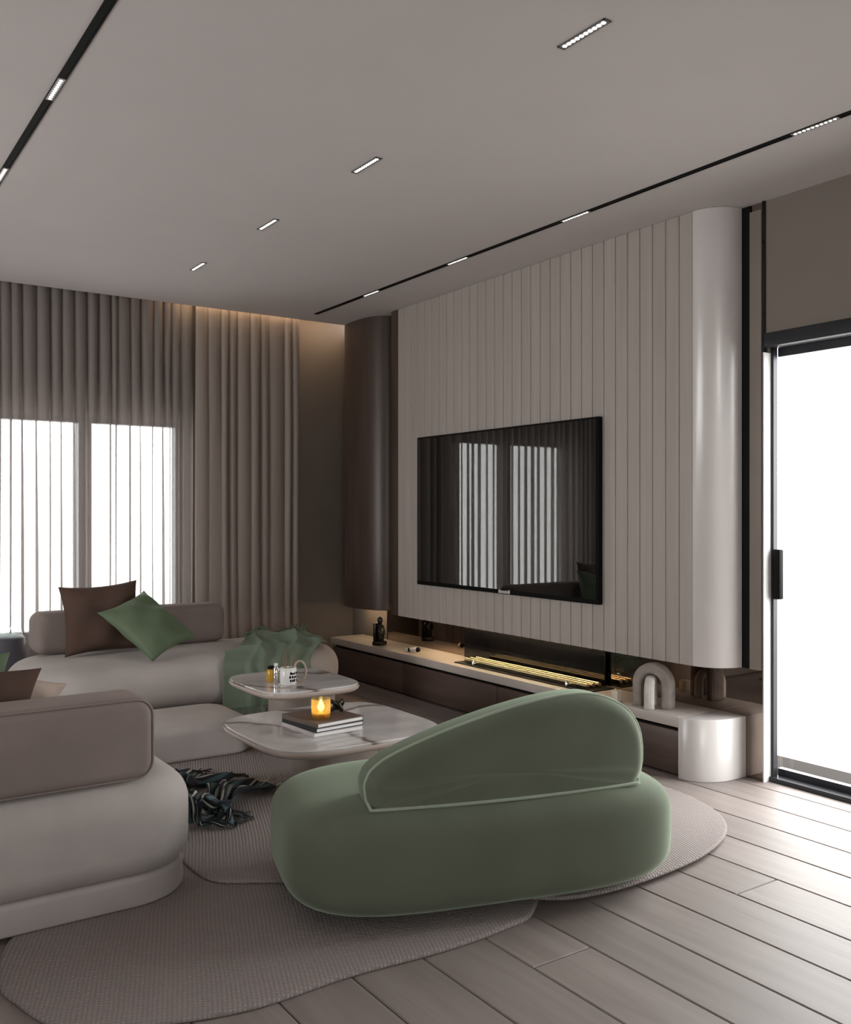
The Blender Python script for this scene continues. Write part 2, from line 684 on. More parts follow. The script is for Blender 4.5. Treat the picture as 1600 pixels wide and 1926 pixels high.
def weld(V, F, eps=1e-5):
    idx, NV, mp = {}, [], []
    for v in V:
        key = tuple(round(c / eps) for c in v)
        if key not in idx:
            idx[key] = len(NV)
            NV.append(v)
        mp.append(idx[key])
    NF = []
    for f in F:
        g = []
        for i in f:
            if mp[i] not in g: g.append(mp[i])
        if len(g) > 2: NF.append(tuple(g))
    return NV, NF


def basis(o, xa, ya, loc):
    """orient object so that local x/y lie along xa/ya"""
    xa = Vector(xa).normalized()
    ya = Vector(ya)
    ya = (ya - xa * ya.dot(xa)).normalized()
    za = xa.cross(ya)
    o.matrix_world = Matrix(((xa.x, ya.x, za.x, loc[0]), (xa.y, ya.y, za.y, loc[1]), (xa.z, ya.z, za.z, loc[2]), (0, 0, 0, 1)))


def structure(o, label=None):
    o['kind'] = 'structure'
    if label: o['label'] = label
    return o


# ------------------------------------------------------------------ room shell
X0, X1, Y0, Y1 = -2.6, 3.90, -2.6, 6.80
fl = mk('floor', box(X0, 4.02, Y0, Y1 + 0.2, -0.14, -0.010), M['subfloor'], smooth=False)
structure(fl, 'smoked taupe oak plank floor')
PW, PL = 0.2265, 2.2
pme = None
offs = {0: 2.02, 1: 2.92, 2: 1.15, 3: 0.95}
k0 = int((X0 - 1.75) / PW)
for k in range(k0, 10):
    xa = 1.75 + k * PW
    if xa < X0 or xa > 3.92: continue
    o0 = offs[k % 4] - 3 * PL
    ya = o0
    while ya < Y1:
        if ya + PL > Y0 + 0.3:
            if pme is None:
                v, f = [], []
                g, c = 0.0022, 0.003
                w, l = PW - 2 * g, PL - 2 * g
                vf = loft([(0, 0), (w, 0), (w, l), (0, l)], [(0, -0.010), (0, -c)], cap=False)
                v = vf[0] + [(c, c, 0), (w - c, c, 0), (w - c, l - c, 0), (c, l - c, 0)]
                f = vf[1] + [(4, 5, 9, 8), (5, 6, 10, 9), (6, 7, 11, 10), (7, 4, 8, 11), (8, 9, 10, 11)]
                p = mk('plank', (v, f), M['plank'], fl, (xa + 0.0022, ya + 0.0022, 0), smooth=False)
                pme = p.data
            else:
                y_end = ya + PL
                q_ = link_mesh('plank', pme, fl, (xa + 0.0022, ya + 0.0022, 0))
                if y_end > Y1: q_.scale.y = (Y1 - ya - 0.004) / PL
        ya += PL

# ceiling with the curtain slot along the back wall
ce = mk('ceiling', merge(box(X0 - 0.15, 4.05, Y0 - 0.15, 6.52, CEIL, CEIL + 0.22),
                         box(X0 - 0.15, 4.05, 6.52, Y1 + 0.15, CEIL + 0.16, CEIL + 0.22)), M['ceiling'], smooth=False)
structure(ce, 'smooth warm grey ceiling')
# back wall with window opening
WX0, WX1, WZ0, WZ1 = 0.90, 2.44, 0.42, 1.975
wb = mk('wall_back', merge(box(X0, WX0, Y1, Y1 + 0.2, 0, CEIL + 0.16), box(WX1, 4.05, Y1, Y1 + 0.2, 0, CEIL + 0.16),
                           box(WX0, WX1, Y1, Y1 + 0.2, 0, WZ0), box(WX0, WX1, Y1, Y1 + 0.2, WZ1, CEIL + 0.16)), M['wall'], smooth=False)
structure(wb, 'taupe wall behind the curtains')
LY0, LY1, LZ0, LZ1 = 3.4, 5.5, 0.30, 2.10
wl = mk('wall_left', merge(box(X0 - 0.15, X0, Y0, LY0, 0, CEIL), box(X0 - 0.15, X0, LY1, Y1 + 0.2, 0, CEIL),
                           box(X0 - 0.15, X0, LY0, LY1, 0, LZ0), box(X0 - 0.15, X0, LY0, LY1, LZ1, CEIL)), M['wall'], smooth=False)
structure(wl, 'plain taupe wall on the left')
RX0, RX1, RZ0, RZ1 = -1.5, 0.5, 0.90, 2.10
wf = mk('wall_front', merge(box(X0 - 0.15, RX0, Y0 - 0.15, Y0, 0, CEIL), box(RX1, 4.05, Y0 - 0.15, Y0, 0, CEIL),
                            box(RX0, RX1, Y0 - 0.15, Y0, 0, RZ0), box(RX0, RX1, Y0 - 0.15, Y0, RZ1, CEIL)), M['wall'], smooth=False)
w3 = mk('fill_window_rear', merge(box(RX0, RX0 + 0.04, Y0 - 0.10, Y0 - 0.03, RZ0, RZ1), box(RX1 - 0.04, RX1, Y0 - 0.10, Y0 - 0.03, RZ0, RZ1),
                          box(RX0, RX1, Y0 - 0.10, Y0 - 0.03, RZ0, RZ0 + 0.04), box(RX0, RX1, Y0 - 0.10, Y0 - 0.03, RZ1 - 0.04, RZ1)), M['reveal'], smooth=False)
structure(w3, 'added fill window in the unseen wall behind the viewer')  # unseen window, added to brighten the near sofa and chair
mk('pane', box(RX0 + 0.04, RX1 - 0.04, Y0 - 0.07, Y0 - 0.06, RZ0 + 0.04, RZ1 - 0.04), M['glass'], w3, smooth=False)
structure(wf, 'plain taupe wall behind the viewer')
DY0, DY1, DZ = 1.20, 2.775, 2.153
wr = mk('wall_right', merge(box(3.90, 3.96, DY1 + 0.006, Y1, 0, CEIL), box(3.87, 3.96, Y0, DY0, 0, CEIL), box(3.87, 3.96, DY0, DY1, DZ, CEIL)),
        M['wall'], smooth=False)
structure(wr, 'taupe wall above and beside the glass door')

# window
win = mk('window_1', merge(box(WX0, WX0 + 0.05, 6.84, 6.92, WZ0, WZ1), box(WX1 - 0.05, WX1, 6.84, 6.92, WZ0, WZ1),
                           box(WX0, WX1, 6.84, 6.92, WZ0, WZ0 + 0.05), box(WX0, WX1, 6.84, 6.92, WZ1 - 0.04, WZ1)), M['frame'], smooth=False)
structure(win, 'two-pane window behind the sheer curtain')
mk('mullion', box(1.685, 1.775, 6.83, 6.93, WZ0, WZ1), M['frame'], win, smooth=False)
mk('pane', box(WX0 + 0.05, 1.685, 6.875, 6.885, WZ0 + 0.05, WZ1 - 0.04), M['glass'], win, smooth=False)
mk('pane', box(1.775, WX1 - 0.05, 6.875, 6.885, WZ0 + 0.05, WZ1 - 0.04), M['glass'], win, smooth=False)

# wide window added in the unseen left wall to light the slats and sofas
w2 = mk('fill_window_left', merge(box(X0 - 0.10, X0 - 0.03, LY0, LY0 + 0.05, LZ0, LZ1), box(X0 - 0.10, X0 - 0.03, LY1 - 0.05, LY1, LZ0, LZ1),
                          box(X0 - 0.10, X0 - 0.03, LY0, LY1, LZ0, LZ0 + 0.05), box(X0 - 0.10, X0 - 0.03, LY0, LY1, LZ1 - 0.05, LZ1)), M['reveal'], smooth=False)
structure(w2, 'added wide fill window in the left wall, out of view')
for a_, b_ in ((LY0 + 0.05, 4.43), (4.47, LY1 - 0.05)):
    mk('pane', box(X0 - 0.07, X0 - 0.06, a_, b_, LZ0 + 0.05, LZ1 - 0.05), M['glass'], w2, smooth=False)
mk('mullion', box(X0 - 0.10, X0 - 0.03, 4.43, 4.47, LZ0 + 0.05, LZ1 - 0.05), M['reveal'], w2, smooth=False)

# sliding glass door
dr = mk('door_1', merge(box(3.915, 3.945, DY1 - 0.014, DY1, 0, DZ), box(3.945, 4.03, DY0, DY0 + 0.045, 0, DZ),
                        box(3.945, 4.03, DY0, DY1, DZ - 0.05, DZ), box(3.90, 4.04, DY0, DY1, -0.01, 0.022)), M['frame'], smooth=False)
structure(dr, 'dark framed sliding glass door to the terrace')
mk('sash', merge(box(3.965, 4.00, 1.30, 1.34, 0.02, DZ - 0.05),
                 box(3.965, 4.00, 1.34, DY1 - 0.002, DZ - 0.10, DZ - 0.05), box(3.965, 4.00, 1.34, DY1 - 0.002, 0.02, 0.055)), M['frame'], dr, smooth=False)
mk('pane', box(3.978, 3.986, 1.34, DY1 - 0.004, 0.055, DZ - 0.10), M['glass'], dr, smooth=False)
mk('pane', box(3.978, 3.986, DY0 + 0.045, 1.30, 0.022, DZ - 0.05), M['glass'], dr, smooth=False)
mk('header', box(3.855, 3.945, DY0, DY1 - 0.002, DZ - 0.062, DZ + 0.004, 0.004), M['frame'], dr)
h = mk('door_handle', box(3.903, 3.940, 2.722, 2.762, 0.880, 1.120, 0.006), M['black'], dr)
tr = mk('trim_1', box(3.859, 3.962, DY1, DY1 + 0.006, 0, DZ - 0.086), M['reveal'], smooth=False)  # runs over the dark edge profile; white there is painted glare
structure(tr, 'white reveal strip at the door jamb, its front edge standing in for daylight glare')
tr2 = mk('trim_2', box(3.860, 3.868, DY1 - 0.003, DY1 + 0.012, DZ - 0.085, CEIL), M['gloss_black'], smooth=False)
structure(tr2, 'slim black edge profile beside the door')

te = mk('terrace_step', box(4.042, 4.40, DY0 - 1.5, DY1 + 1.5, -0.16, -0.012, 0.004), M['step'])
tag(te, 'dark stone step just outside the glass door', 'step')
tg = mk('terrace', box(4.40, 14.0, -8, 14, -0.4, -0.16), M['terrace'], smooth=False)
structure(tg, 'pale terrace outside the glass door')

# bronze mirror on the right wall
mi = empty('wall_mirror', (3.89, 4.7, 0))
tag(mi, 'tall bronze-tinted mirror panel behind the console and slatted screen', 'mirror')
mk('mirror_glass', box(-0.018, 0.0, -1.915, 1.50, 0.0, CEIL), M['mirror'], mi, smooth=False)
mk('edge_strip', box(-0.0175, 0.004, 1.50, 1.515, 0.0, CEIL), M['black'], mi, smooth=False)

# ------------------------------------------------------------------ slatted screen wall
SC = empty('slatted_screen', (3.70, 3.07, 0.535))
tag(SC, 'tall off-white vertical slat screen with rounded end carrying the television', 'wall panel')
SZ = CEIL - 0.535 - 0.002
NS = 31
PIT = (5.79 - 3.07) / NS
sme = None
for i in range(NS):
    if sme is None:
        # shallow lens-shaped front with a step at one side
        o = [(0.006, 0.0015), (0.001, 0.004), (0.0, 0.008), (0.0035, PIT - 0.003), (0.006, PIT - 0.0005), (0.05, PIT - 0.0005), (0.05, 0.0015)]
        s = mk('slat', loft(o, [(0, 0), (0, SZ)]), M['slat'], SC, (0, i * PIT, 0), smooth=False)
        sme = s.data
    else:
        link_mesh('slat', sme, SC, (0, i * PIT, 0))
mk('backing', box(0.045, 0.12, 0.0, NS * PIT, 0.02, SZ - 0.01), M['black'], SC, smooth=False)
R = 0.165
o = [(0.0, 0.0)] + [(R - R * math.cos(a), -R * math.sin(a)) for a in [PI / 2 * i / 16 for i in range(17)]][1:] + [(R, 0.0)]
cap = mk('rounded_end', loft(o, [(0.004, 0), (0, 0.006), (0, SZ)]), M['white'], SC, flat_angle=0.6)
mk('gap_shade_strip', box(R, R + 0.006, -0.214, -0.166, 0, SZ), M['black'], SC, smooth=False)  # solid black strip painted in for the shade of the gap
mk('return_panel', box(R - 0.008, R + 0.004, -0.281, -0.2145, 0, SZ - 0.035, 0.002), M['return'], SC, flat_angle=0.6)
mk('side_trim', box(-0.004, 0.05, NS * PIT, NS * PIT + 0.085, 0, SZ, 0.004), M['walnut_v'], SC, flat_angle=0.6)
mk('led_strip', box(0.125, 0.14, 0.72, 2.55, -0.006, 0.004), M['led_fire'], SC, smooth=False)

# television
TV = empty('television', (3.66, 4.583, 0.789))
tag(TV, 'large black flat-screen television mounted on the slatted screen', 'television')
TW, TH = 1.79, 1.037
mk('housing', box(0.004, 0.038, -TW / 2, TW / 2, 0, TH, 0.004), M['black'], TV, flat_angle=0.6)
mk('screen', box(0.0, 0.006, -TW / 2 + 0.012, TW / 2 - 0.012, 0.028, TH - 0.012), M['screen'], TV, smooth=False)
lg = []
xx = -0.06
for w_, h_ in ((0.016, 0.020), (0.012, 0.015), (0.012, 0.015), (0.012, 0.015), (0.006, 0.019), (0.012, 0.015), (0.014, 0.021)):
    lg.append(box(-0.0015, 0.0042, -(xx + w_), -xx, 0.006, 0.006 + h_))
    xx += w_ + 0.004
mk('logo', merge(*lg), M['logo'], TV, (0, -0.09, 0), smooth=False)

# ------------------------------------------------------------------ console
CT = 0.30
CO = empty('media_console', (3.57, 2.885, 0))
tag(CO, 'long low media console with pale top, walnut drawers and rounded white end', 'console')
LEN = 3.70
mk('console_top', box(0.0, 0.300, 0.166, LEN, CT - 0.052, CT, 0.004), M['top'], CO, flat_angle=0.6)
o = [(0.300, 0.0), (0.300, 0.165), (0.0, 0.165)] + [(0.20 - 0.20 * math.cos(a), 0.155 - 0.155 * math.sin(a)) for a in [PI / 2 * i / 14 for i in range(0, 15)]]
mk('rounded_end', loft(o, [(0.003, 0), (0, 0.003), (0, CT - 0.004), (0.002, CT - 0.001), (0.005, CT)]), M['white'], CO, flat_angle=0.6)
mk('carcass', box(0.05, 0.30, 0.166, LEN, 0.0, CT - 0.054), M['black'], CO, smooth=False)
ys = [0.168, 1.60, 2.66, LEN - 0.004]
for a, b in zip(ys[:-1], ys[1:]):
    mk('drawer', box(0.022, 0.045, a + 0.003, b - 0.003, 0.012, CT - 0.075, 0.002), M['walnut'], CO, flat_angle=0.6)

# bio-fireplace let into the console top
FP = empty('fireplace', (3.64, 3.74, CT))
tag(FP, 'linear ethanol fireplace with brass bars and glass guard on the console', 'fireplace')
mk('tray', box(0.0, 0.20, 0.0, 1.26, 0.0, 0.005), M['black'], FP, smooth=False)
for xb in (0.055, 0.10, 0.145):
    mk('burner_bar', tube([(xb, 0.06, 0.022), (xb, 1.20, 0.022)], 0.014, 12), M['brass'], FP, flat_angle=0.8)
mk('glass_guard', box(0.020, 0.026, 0.12, 1.16, 0.012, 0.135), M['glass'], FP, smooth=False)
for yb in (0.20, 1.08):
    mk('clip', merge(move(lathe([(0.009, 0), (0.009, 0.03), (0.006, 0.034)], 12), (0.023, yb, 0.004)),
                     tube([(0.023, yb, 0.012), (0.05, yb, 0.012)], 0.006, 8)), M['chrome'], FP, flat_angle=0.8)
mk('back_glass', box(0.205, 0.215, 0.08, 1.42, 0.0, 0.20), M['gloss_black'], FP, smooth=False)

# ------------------------------------------------------------------ walnut column in the corner
CLM = empty('wall_cabinet', (3.64, 5.985, 0.55))
tag(CLM, 'tall hanging walnut cabinet with rounded corners beside the curtain', 'cabinet')
o = [(0.225 - 0.225 * sgn(math.sin(a), 0.75), 0.33 - 0.33 * sgn(math.cos(a), 0.75)) for a in [PI * i / 40 for i in range(41)]]
mk('cabinet_body', loft(o, [(0.004, 0), (0, 0.005), (0, CEIL - 0.55 - 0.002)]), M['walnut_v'], CLM, flat_angle=0.6)
mk('edge_profile', box(0.15, 0.16, -0.004, 0.004, 0.0, CEIL - 0.55 - 0.05), M['brass'], CLM, smooth=False)
mk('led_strip', box(0.16, 0.18, 0.08, 0.58, -0.006, 0.002), M['led_warm'], CLM, smooth=False)


# ------------------------------------------------------------------ curtains
def curtain(name, x0, x1, y, z0, z1, mat, seed, pmin, pmax, bmin, bmax, depth):
    r = random.Random(seed)
    folds = []
    x = x0
    while x < x1 - pmin:
        p = min(r.uniform(pmin, pmax), x1 - x)
        folds.append((x, p, r.uniform(bmin, bmax), r.uniform(0.7, 1.2) * depth, r.uniform(0, 6.28), r.uniform(0.002, 0.007)))
        x += p
    NZ, NT = 26, 18
    V, F = [], []
    cols = len(folds) * NT + 1
    for k in range(NZ + 1):
        s = k / NZ
        z = z1 + (z0 - z1) * s
        row = []
        for (fx, p, b, d, ph, wob) in folds:
            bb = b * (0.8 + 0.25 * s + 0.12 * math.sin(5 * s + ph))
            dd = d * (0.55 + 0.45 * min(1, s * 3))
            for t_ in range(NT):
                t = t_ / NT
                xx_ = fx + p * t - p * bb * math.sin(2 * PI * t) / (2 * PI) + wob * math.sin(4 * s + ph) * math.sin(PI * t)
                yy_ = y + dd * math.cos(2 * PI * t)
                row.append((xx_, yy_, z))
        row.append((folds[-1][0] + folds[-1][1], y + depth, z))
        V += row
    for k in range(NZ):
        for i in range(cols - 1):
            a = k * cols + i
            F.append((a, a + 1, a + cols + 1, a + cols))
    return mk(name, (V, F), mat)


c1 = curtain('sheer_curtain', -0.9, 2.475, 6.67, 0.012, CEIL + 0.14, M['sheer'], 11, 0.042, 0.098, 0.95, 2.1, 0.034)
tag(c1, 'grey translucent sheer curtain hanging in front of the bright window', 'curtain')
c2 = curtain('drape_curtain', 2.462, 3.30, 6.592, 0.012, CEIL + 0.14, M['drape'], 9, 0.06, 0.13, 1.1, 2.5, 0.032)
tag(c2, 'taupe pleated curtain to the right of the bright window', 'curtain')
cv = mk('cove_light', box(2.30, 3.80, 6.535, 6.56, CEIL + 0.10, CEIL + 0.115), M['led_warm'])
tag(cv, 'warm light strip hidden in the ceiling slot above the taupe curtain', 'light')

# ------------------------------------------------------------------ ceiling lights
LY = [2.125, 3.455, 4.46, 5.455]


def track(name, x, y0, y1, label, lit):
    t = empty(name, (x, 0, CEIL))
    tag(t, label, 'track light')
    hw = 0.0155
    mk('track_rail', merge(box(-hw, -hw + 0.006, y0, y1, -0.004, 0.001), box(hw - 0.006, hw, y0, y1, -0.004, 0.001),
                           box(-hw + 0.006, hw - 0.006, y0, y1, -0.002, 0.001)), M['black'], t, smooth=False)
    for i, yy in enumerate(lit):
        q = mk('light_module', box(-0.0125, 0.0125, yy - 0.10, yy + 0.10, -0.0045, -0.0018), M['led_dim'], t, smooth=False)
        dots = [move(lathe([(0.0062, -0.0058), (0.0062, -0.0044)], 8), (0, yy - 0.084 + 0.0187 * j, 0)) for j in range(10)]
        mk('led_dots', merge(*dots), M['led_dot'], q, smooth=False)
    return t


track('track_light', 3.272, -1.0, 6.27, 'long black recessed ceiling track running beside the slatted screen', [LY[0], LY[1], LY[2], LY[3]])
track('track_light', 0.772, -1.0, 6.27, 'black recessed ceiling track at the upper left above the near sofa', [2.10, 3.45, 4.46, 5.455])
SPL = ['brightest and nearest recessed light bar in the middle of the ceiling', 'second nearest recessed light bar on the bare ceiling',
       'third nearest recessed light bar on the bare ceiling', 'farthest recessed light bar, closest to the curtains']
for yy, lb in zip([2.125, 3.455, 4.455, 5.455], SPL):
    t = empty('ceiling_light', (2.048, yy, CEIL))
    tag(t, lb, 'ceiling light', 'recessed light bars on the bare ceiling')
    hw, hl, e = 0.0150, 0.105, 0.0022
    mk('light_frame', merge(box(-hw, -hw + e, -hl, hl, -0.004, 0.001), box(hw - e, hw, -hl, hl, -0.004, 0.001),
                            box(-hw, hw, -hl, -hl + 0.008, -0.004, 0.001), box(-hw, hw, hl - 0.008, hl, -0.004, 0.001)), M['trimgrey'], t, smooth=False)
    q = mk('diffuser', box(-hw + e, hw - e, -hl + 0.008, hl - 0.008, -0.0022, 0.001), M['led_dim'], t, smooth=False)
    dots = [move(lathe([(0.0075, -0.0042), (0.0075, -0.0020)], 8), (0, -0.086 + 0.0191 * j, 0)) for j in range(10)]
    mk('led_dots', merge(*dots), M['led_dot'], q, smooth=False)

# ------------------------------------------------------------------ rugs
def rug(name, pts, z0, z1, label):
    o = resample(spline(pts, 14), 220)
    h_ = z1 - z0
    V, F = loft(o, [(0.004, z0), (0, z0 + h_ * 0.3), (0.002, z0 + h_ * 0.75), (0.010, z1)])
    r = mk(name, (V, F), M['rug'], flat_angle=1.2)
    tag(r, label, 'rug')
    return r


rug('area_rug', [(0.47, 2.78), (0.49, 2.62), (0.56, 2.45), (0.77, 2.32), (1.0, 2.255), (1.28, 2.26), (1.6, 2.235), (1.83, 2.245), (1.98, 2.285),
                 (2.16, 2.50), (2.10, 2.85), (1.75, 3.15), (1.35, 3.42), (0.85, 3.40), (0.56, 3.05)], 0.0, 0.016,
    'nearest looped wool rug, greige, its wavy edge at the bottom left')
rug('area_rug', [(1.19, 3.42), (1.185, 3.22), (1.22, 3.06), (1.42, 2.92), (1.75, 2.62), (2.02, 2.35), (2.16, 2.262), (2.42, 2.235), (2.80, 2.275), (3.10, 2.40), (3.27, 2.60),
                 (3.35, 2.90), (3.30, 3.30), (3.02, 3.85), (2.78, 4.40), (2.60, 4.85), (2.20, 5.18), (1.60, 5.27), (0.95, 5.20), (0.60, 4.80), (0.72, 4.35), (1.10, 4.12), (1.19, 3.80)], 0.016, 0.030,
    'larger greige wool rug under the coffee tables, overlapping the nearest rug')

# ------------------------------------------------------------------ green armchair
CH = empty('green_armchair', (1.973, 2.608, 0.030), -0.285)
tag(CH, 'rounded sage green velvet armchair seen from behind, on the rug', 'armchair')
mk('seat', superquad(0.685, 0.371, 0.372, 4.0, 4.4), M['mint'], CH)
bo = [(-0.448, 0.435), (-0.440, 0.362), (-0.395, 0.306), (0.0, 0.292), (0.43, 0.304), (0.50, 0.338), (0.535, 0.40), (0.533, 0.50), (0.50, 0.572), (0.44, 0.622),
      (0.34, 0.660), (0.22, 0.666), (0.06, 0.644), (-0.12, 0.600), (-0.28, 0.547), (-0.40, 0.492)]
bo = [(x, z) for x, z in bo]
ob = resample(spline(bo, 12), 150)
bth, br = 0.155, 0.048


def hull2(P):
    P = sorted(P)
    def half(Q):
        o = []
        for p in Q:
            while len(o) > 1 and (o[-1][0] - o[-2][0]) * (p[1] - o[-2][1]) - (o[-1][1] - o[-2][1]) * (p[0] - o[-2][0]) <= 1e-12:
                o.pop()
            o.append(p)
        return o[:-1]
    return half(P) + half(P[::-1])


def core_pairs(o, r):
    """points of the outline shrunk by r, each with the directions it grows back in"""
    nn = normals2(o)
    q = []
    for p, n in zip(o, nn):
        c = (p[0] - r * n[0], p[1] - r * n[1])
        if min((c[0] - w[0]) ** 2 + (c[1] - w[1]) ** 2 for w in o) > (r - 0.002) ** 2:
            q.append(c)
    h = resample(hull2(q), 110)
    h = hull2(h)
    out = []
    m = len(h)
    for i in range(m):
        a, b, c = h[i - 1], h[i], h[(i + 1) % m]
        t0 = math.atan2(-(b[0] - a[0]), b[1] - a[1])
        t1 = math.atan2(-(c[0] - b[0]), c[1] - b[1])
        while t1 < t0 - 1e-6: t1 += 2 * PI
        k = max(1, int((t1 - t0) / 0.12))
        for j in range(k):
            t = t0 + (t1 - t0) * (j + 0.5) / k
            out.append((b, (math.cos(t), math.sin(t))))
        l = math.hypot(c[0] - b[0], c[1] - b[1])
        for j in range(1, int(l / 0.03) + 1):
            f = j / (int(l / 0.03) + 1)
            out.append(((b[0] + (c[0] - b[0]) * f, b[1] + (c[1] - b[1]) * f), (math.cos(t1), math.sin(t1))))
    return out


def stand(x, d, z):
    return (x, -0.236 - d + 0.05 * (x / 0.6) ** 2, z)


def back_vf(pairs, th, r):
    steps = []
    m = 9
    for i in range(m + 1):
        a = PI / 2 * i / m
        steps.append((r * math.sin(a), -th / 2 + r * (1 - math.cos(a))))
    steps += [(g, -d) for g, d in steps[::-1]]
    n = len(pairs)
    V, F = [], []
    for g, d in steps:
        for (p, q) in pairs:
            V.append(stand(p[0] + q[0] * g, d, p[1] + q[1] * g))
    for k in range(len(steps) - 1):
        for i in range(n):
            j = (i + 1) % n
            F.append((k * n + i, k * n + j, (k + 1) * n + j, (k + 1) * n + i))
    cx_ = sum(p[0][0] for p in pairs) / n
    cy_ = sum(p[0][1] for p in pairs) / n
    for base, sg in ((0, -1), ((len(steps) - 1) * n, 1)):
        prev = base
        for s_ in (0.93, 0.8, 0.55, 0.25):
            st = len(V)
            for (p, q) in pairs:
                V.append(stand(cx_ + (p[0] - cx_) * s_, sg * (th / 2 + 0.001 * (1 - s_ * s_) ** 2), cy_ + (p[1] - cy_) * s_))
            for i in range(n):
                j = (i + 1) % n
                F.append((prev + i, prev + j, st + j, st + i))
            prev = st
        F.append(tuple(prev + i for i in range(n)))
    return V, F


pairs = core_pairs(ob, br)
bk = mk('backrest', back_vf(pairs, bth, br), M['mint'], CH)
pr_ = []
for (p, q) in pairs:
    g = br * 0.96
    v = Vector(stand(p[0] + q[0] * g, bth / 2 - br * (1 - math.sqrt(1 - 0.9216)), p[1] + q[1] * g))
    if v.z < 0.352:                                  # along the foot the cord lies in the seam on the seat
        v = Vector((v.x, stand(v.x, bth / 2 + 0.001, 0)[1], 0.352))
    if not pr_ or (v - pr_[-1]).length > 0.008: pr_.append(v)
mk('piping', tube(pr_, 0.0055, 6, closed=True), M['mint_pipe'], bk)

# ------------------------------------------------------------------ near sofa (left)
SO = empty('left_sofa', (0.045, 3.005, 0))
tag(SO, 'greige velvet sofa at the left edge seen from behind, with taupe backrest', 'sofa')
o = rrect(2.7, 0.98, 0.22, 10)
o = [(x + 1.115 - 1.35, y + 0.49) for x, y in o]
mk('plinth', loft([(x * 1.0 - 0.0, y) for x, y in [(p[0] - 0.02, p[1]) for p in rrect(2.66, 0.96, 0.22, 10)]] and
                  [(p[0] + 1.10 - 1.33, p[1] + 0.49) for p in rrect(2.66, 0.95, 0.22, 10)], round_prof(0.016, 0.115, 0.01, 0.02)), M['sofa'], SO, flat_angle=1.2)
mk('seat', dome_slab(o, 0.100, 0.420, 0.09, 0.115, 0.008, 9), M['sofa'], SO)
# backrest: long rounded bolster
V, F = loft([(p[0], p[1]) for p in rrect(2.1, 0.272, 0.062, 8)], round_prof(-0.11, 0.11, 0.036, 0.036, 6))
bkv = [(v[0] + 0.955 - 1.05, 0.155 + v[2], v[1] + 0.417 + 0.136) for v in V]
b_ = mk('backrest', (bkv, F), M['sofa_back'], SO, flat_angle=1.2)
ring = [(p[0] + 0.955 - 1.05, 0.155 - 0.100, p[1] + 0.553) for p in rrect(2.086, 0.258, 0.055, 8)]
mk('piping', tube([Vector(p) for p in ring], 0.004, 6, closed=True), M['sofa_back'], b_)

# ------------------------------------------------------------------ window sofa
SW = empty('window_sofa', (2.03, 5.70, 0))
tag(SW, 'greige velvet sofa in front of the window with a low taupe backrest', 'sofa')
o = resample([(p[0], p[1]) for p in rrect(2.0, 0.98, 0.36, 14)], 120)
mk('seat', dome_slab(o, 0.155, 0.425, 0.11, 0.125, 0.014, 9), M['sofa'], SW)
mk('plinth', loft([(p[0], p[1] + 0.02) for p in rrect(1.84, 0.78, 0.30, 12)], round_prof(0.0, 0.175, 0.01, 0.03)), M['sofa'], SW, flat_angle=1.2)
V, F = loft(rrect(1.21, 0.255, 0.065, 8), round_prof(-0.105, 0.105, 0.05, 0.05, 6))
mk('backrest', ([(v[0] - 0.22, 0.315 + v[2], v[1] + 0.434 + 0.1275) for v in V], F), M['sofa_back'], SW, flat_angle=1.2)

# low ottoman pushed against it
OT = mk('ottoman', dome_slab([(p[0] + 1.53, p[1] + 4.87) for p in rrect(1.05, 0.56, 0.14, 10)], 0.030, 0.205, 0.02, 0.045, 0.006, 6), M['sofa'])
tag(OT, 'low greige upholstered ottoman on the rug before the window sofa', 'ottoman')


# ------------------------------------------------------------------ cushions
def cushion(name, w, h, t, mat, label, xa, ya, loc, seed, group=None):
    c = mk(name, pillow_vf(w, h, t, seed=seed), mat)
    basis(c, xa, ya, loc)
    tag(c, label, 'cushion', group)
    return c


RV, FV = Vector((0.826, -0.5635, 0)), Vector((0.5635, 0.826, 0))
UP = Vector((0, 0, 1))
cushion('cushion', 0.46, 0.43, 0.15, M['brown_cloth'], 'dark brown square cushion leaning on the window sofa backrest',
        (0.97, -0.12, 0.06), (0.05, 0.30, 1.0), (1.565, 5.795, 0.656), 3)
cushion('cushion', 0.47, 0.38, 0.14, M['green_satin'], 'green satin cushion tilted against the brown cushion on the window sofa',
        RV * 0.36 - UP * 0.265 - FV * 0.12, RV * 0.21 + UP * 0.10 + FV * 0.33, (1.775, 5.56, 0.622), 8)
cushion('cushion', 0.46, 0.35, 0.15, M['brown_cloth'], 'dark brown cushion peeking over the left sofa backrest',
        (0.92, 0.05, -0.10), (0.10, -0.20, 1.0), (0.46, 3.385, 0.622), 5)
cushion('cushion', 0.34, 0.27, 0.10, M['tan_cloth'], 'pale tan cushion beside the brown one on the left sofa',
        (0.95, 0.25, -0.35), (0.30, -0.22, 1.0), (0.63, 3.535, 0.607), 6)
cushion('cushion', 0.44, 0.37, 0.11, M['green_satin'], 'green cushion at the left edge behind the brown one on the left sofa',
        (1.0, 0.0, -0.04), (0.0, -0.25, 1.0), (0.43, 3.675, 0.622), 7)


# ------------------------------------------------------------------ mint throw on the window sofa
def lerp_path(P, s):
    s = max(0, min(0.9999, s)) * (len(P) - 1)
    i = int(s)
    t = s - i
    p0, p1, p2, p3 = P[max(0, i - 1)], P[i], P[i + 1], P[min(len(P) - 1, i + 2)]
    return tuple(0.5 * (2 * p1[k] + (p2[k] - p0[k]) * t + (2 * p0[k] - 5 * p1[k] + 4 * p2[k] - p3[k]) * t * t + (3 * p1[k] - p0[k] - 3 * p2[k] + p3[k]) * t ** 3) for k in (0, 1))


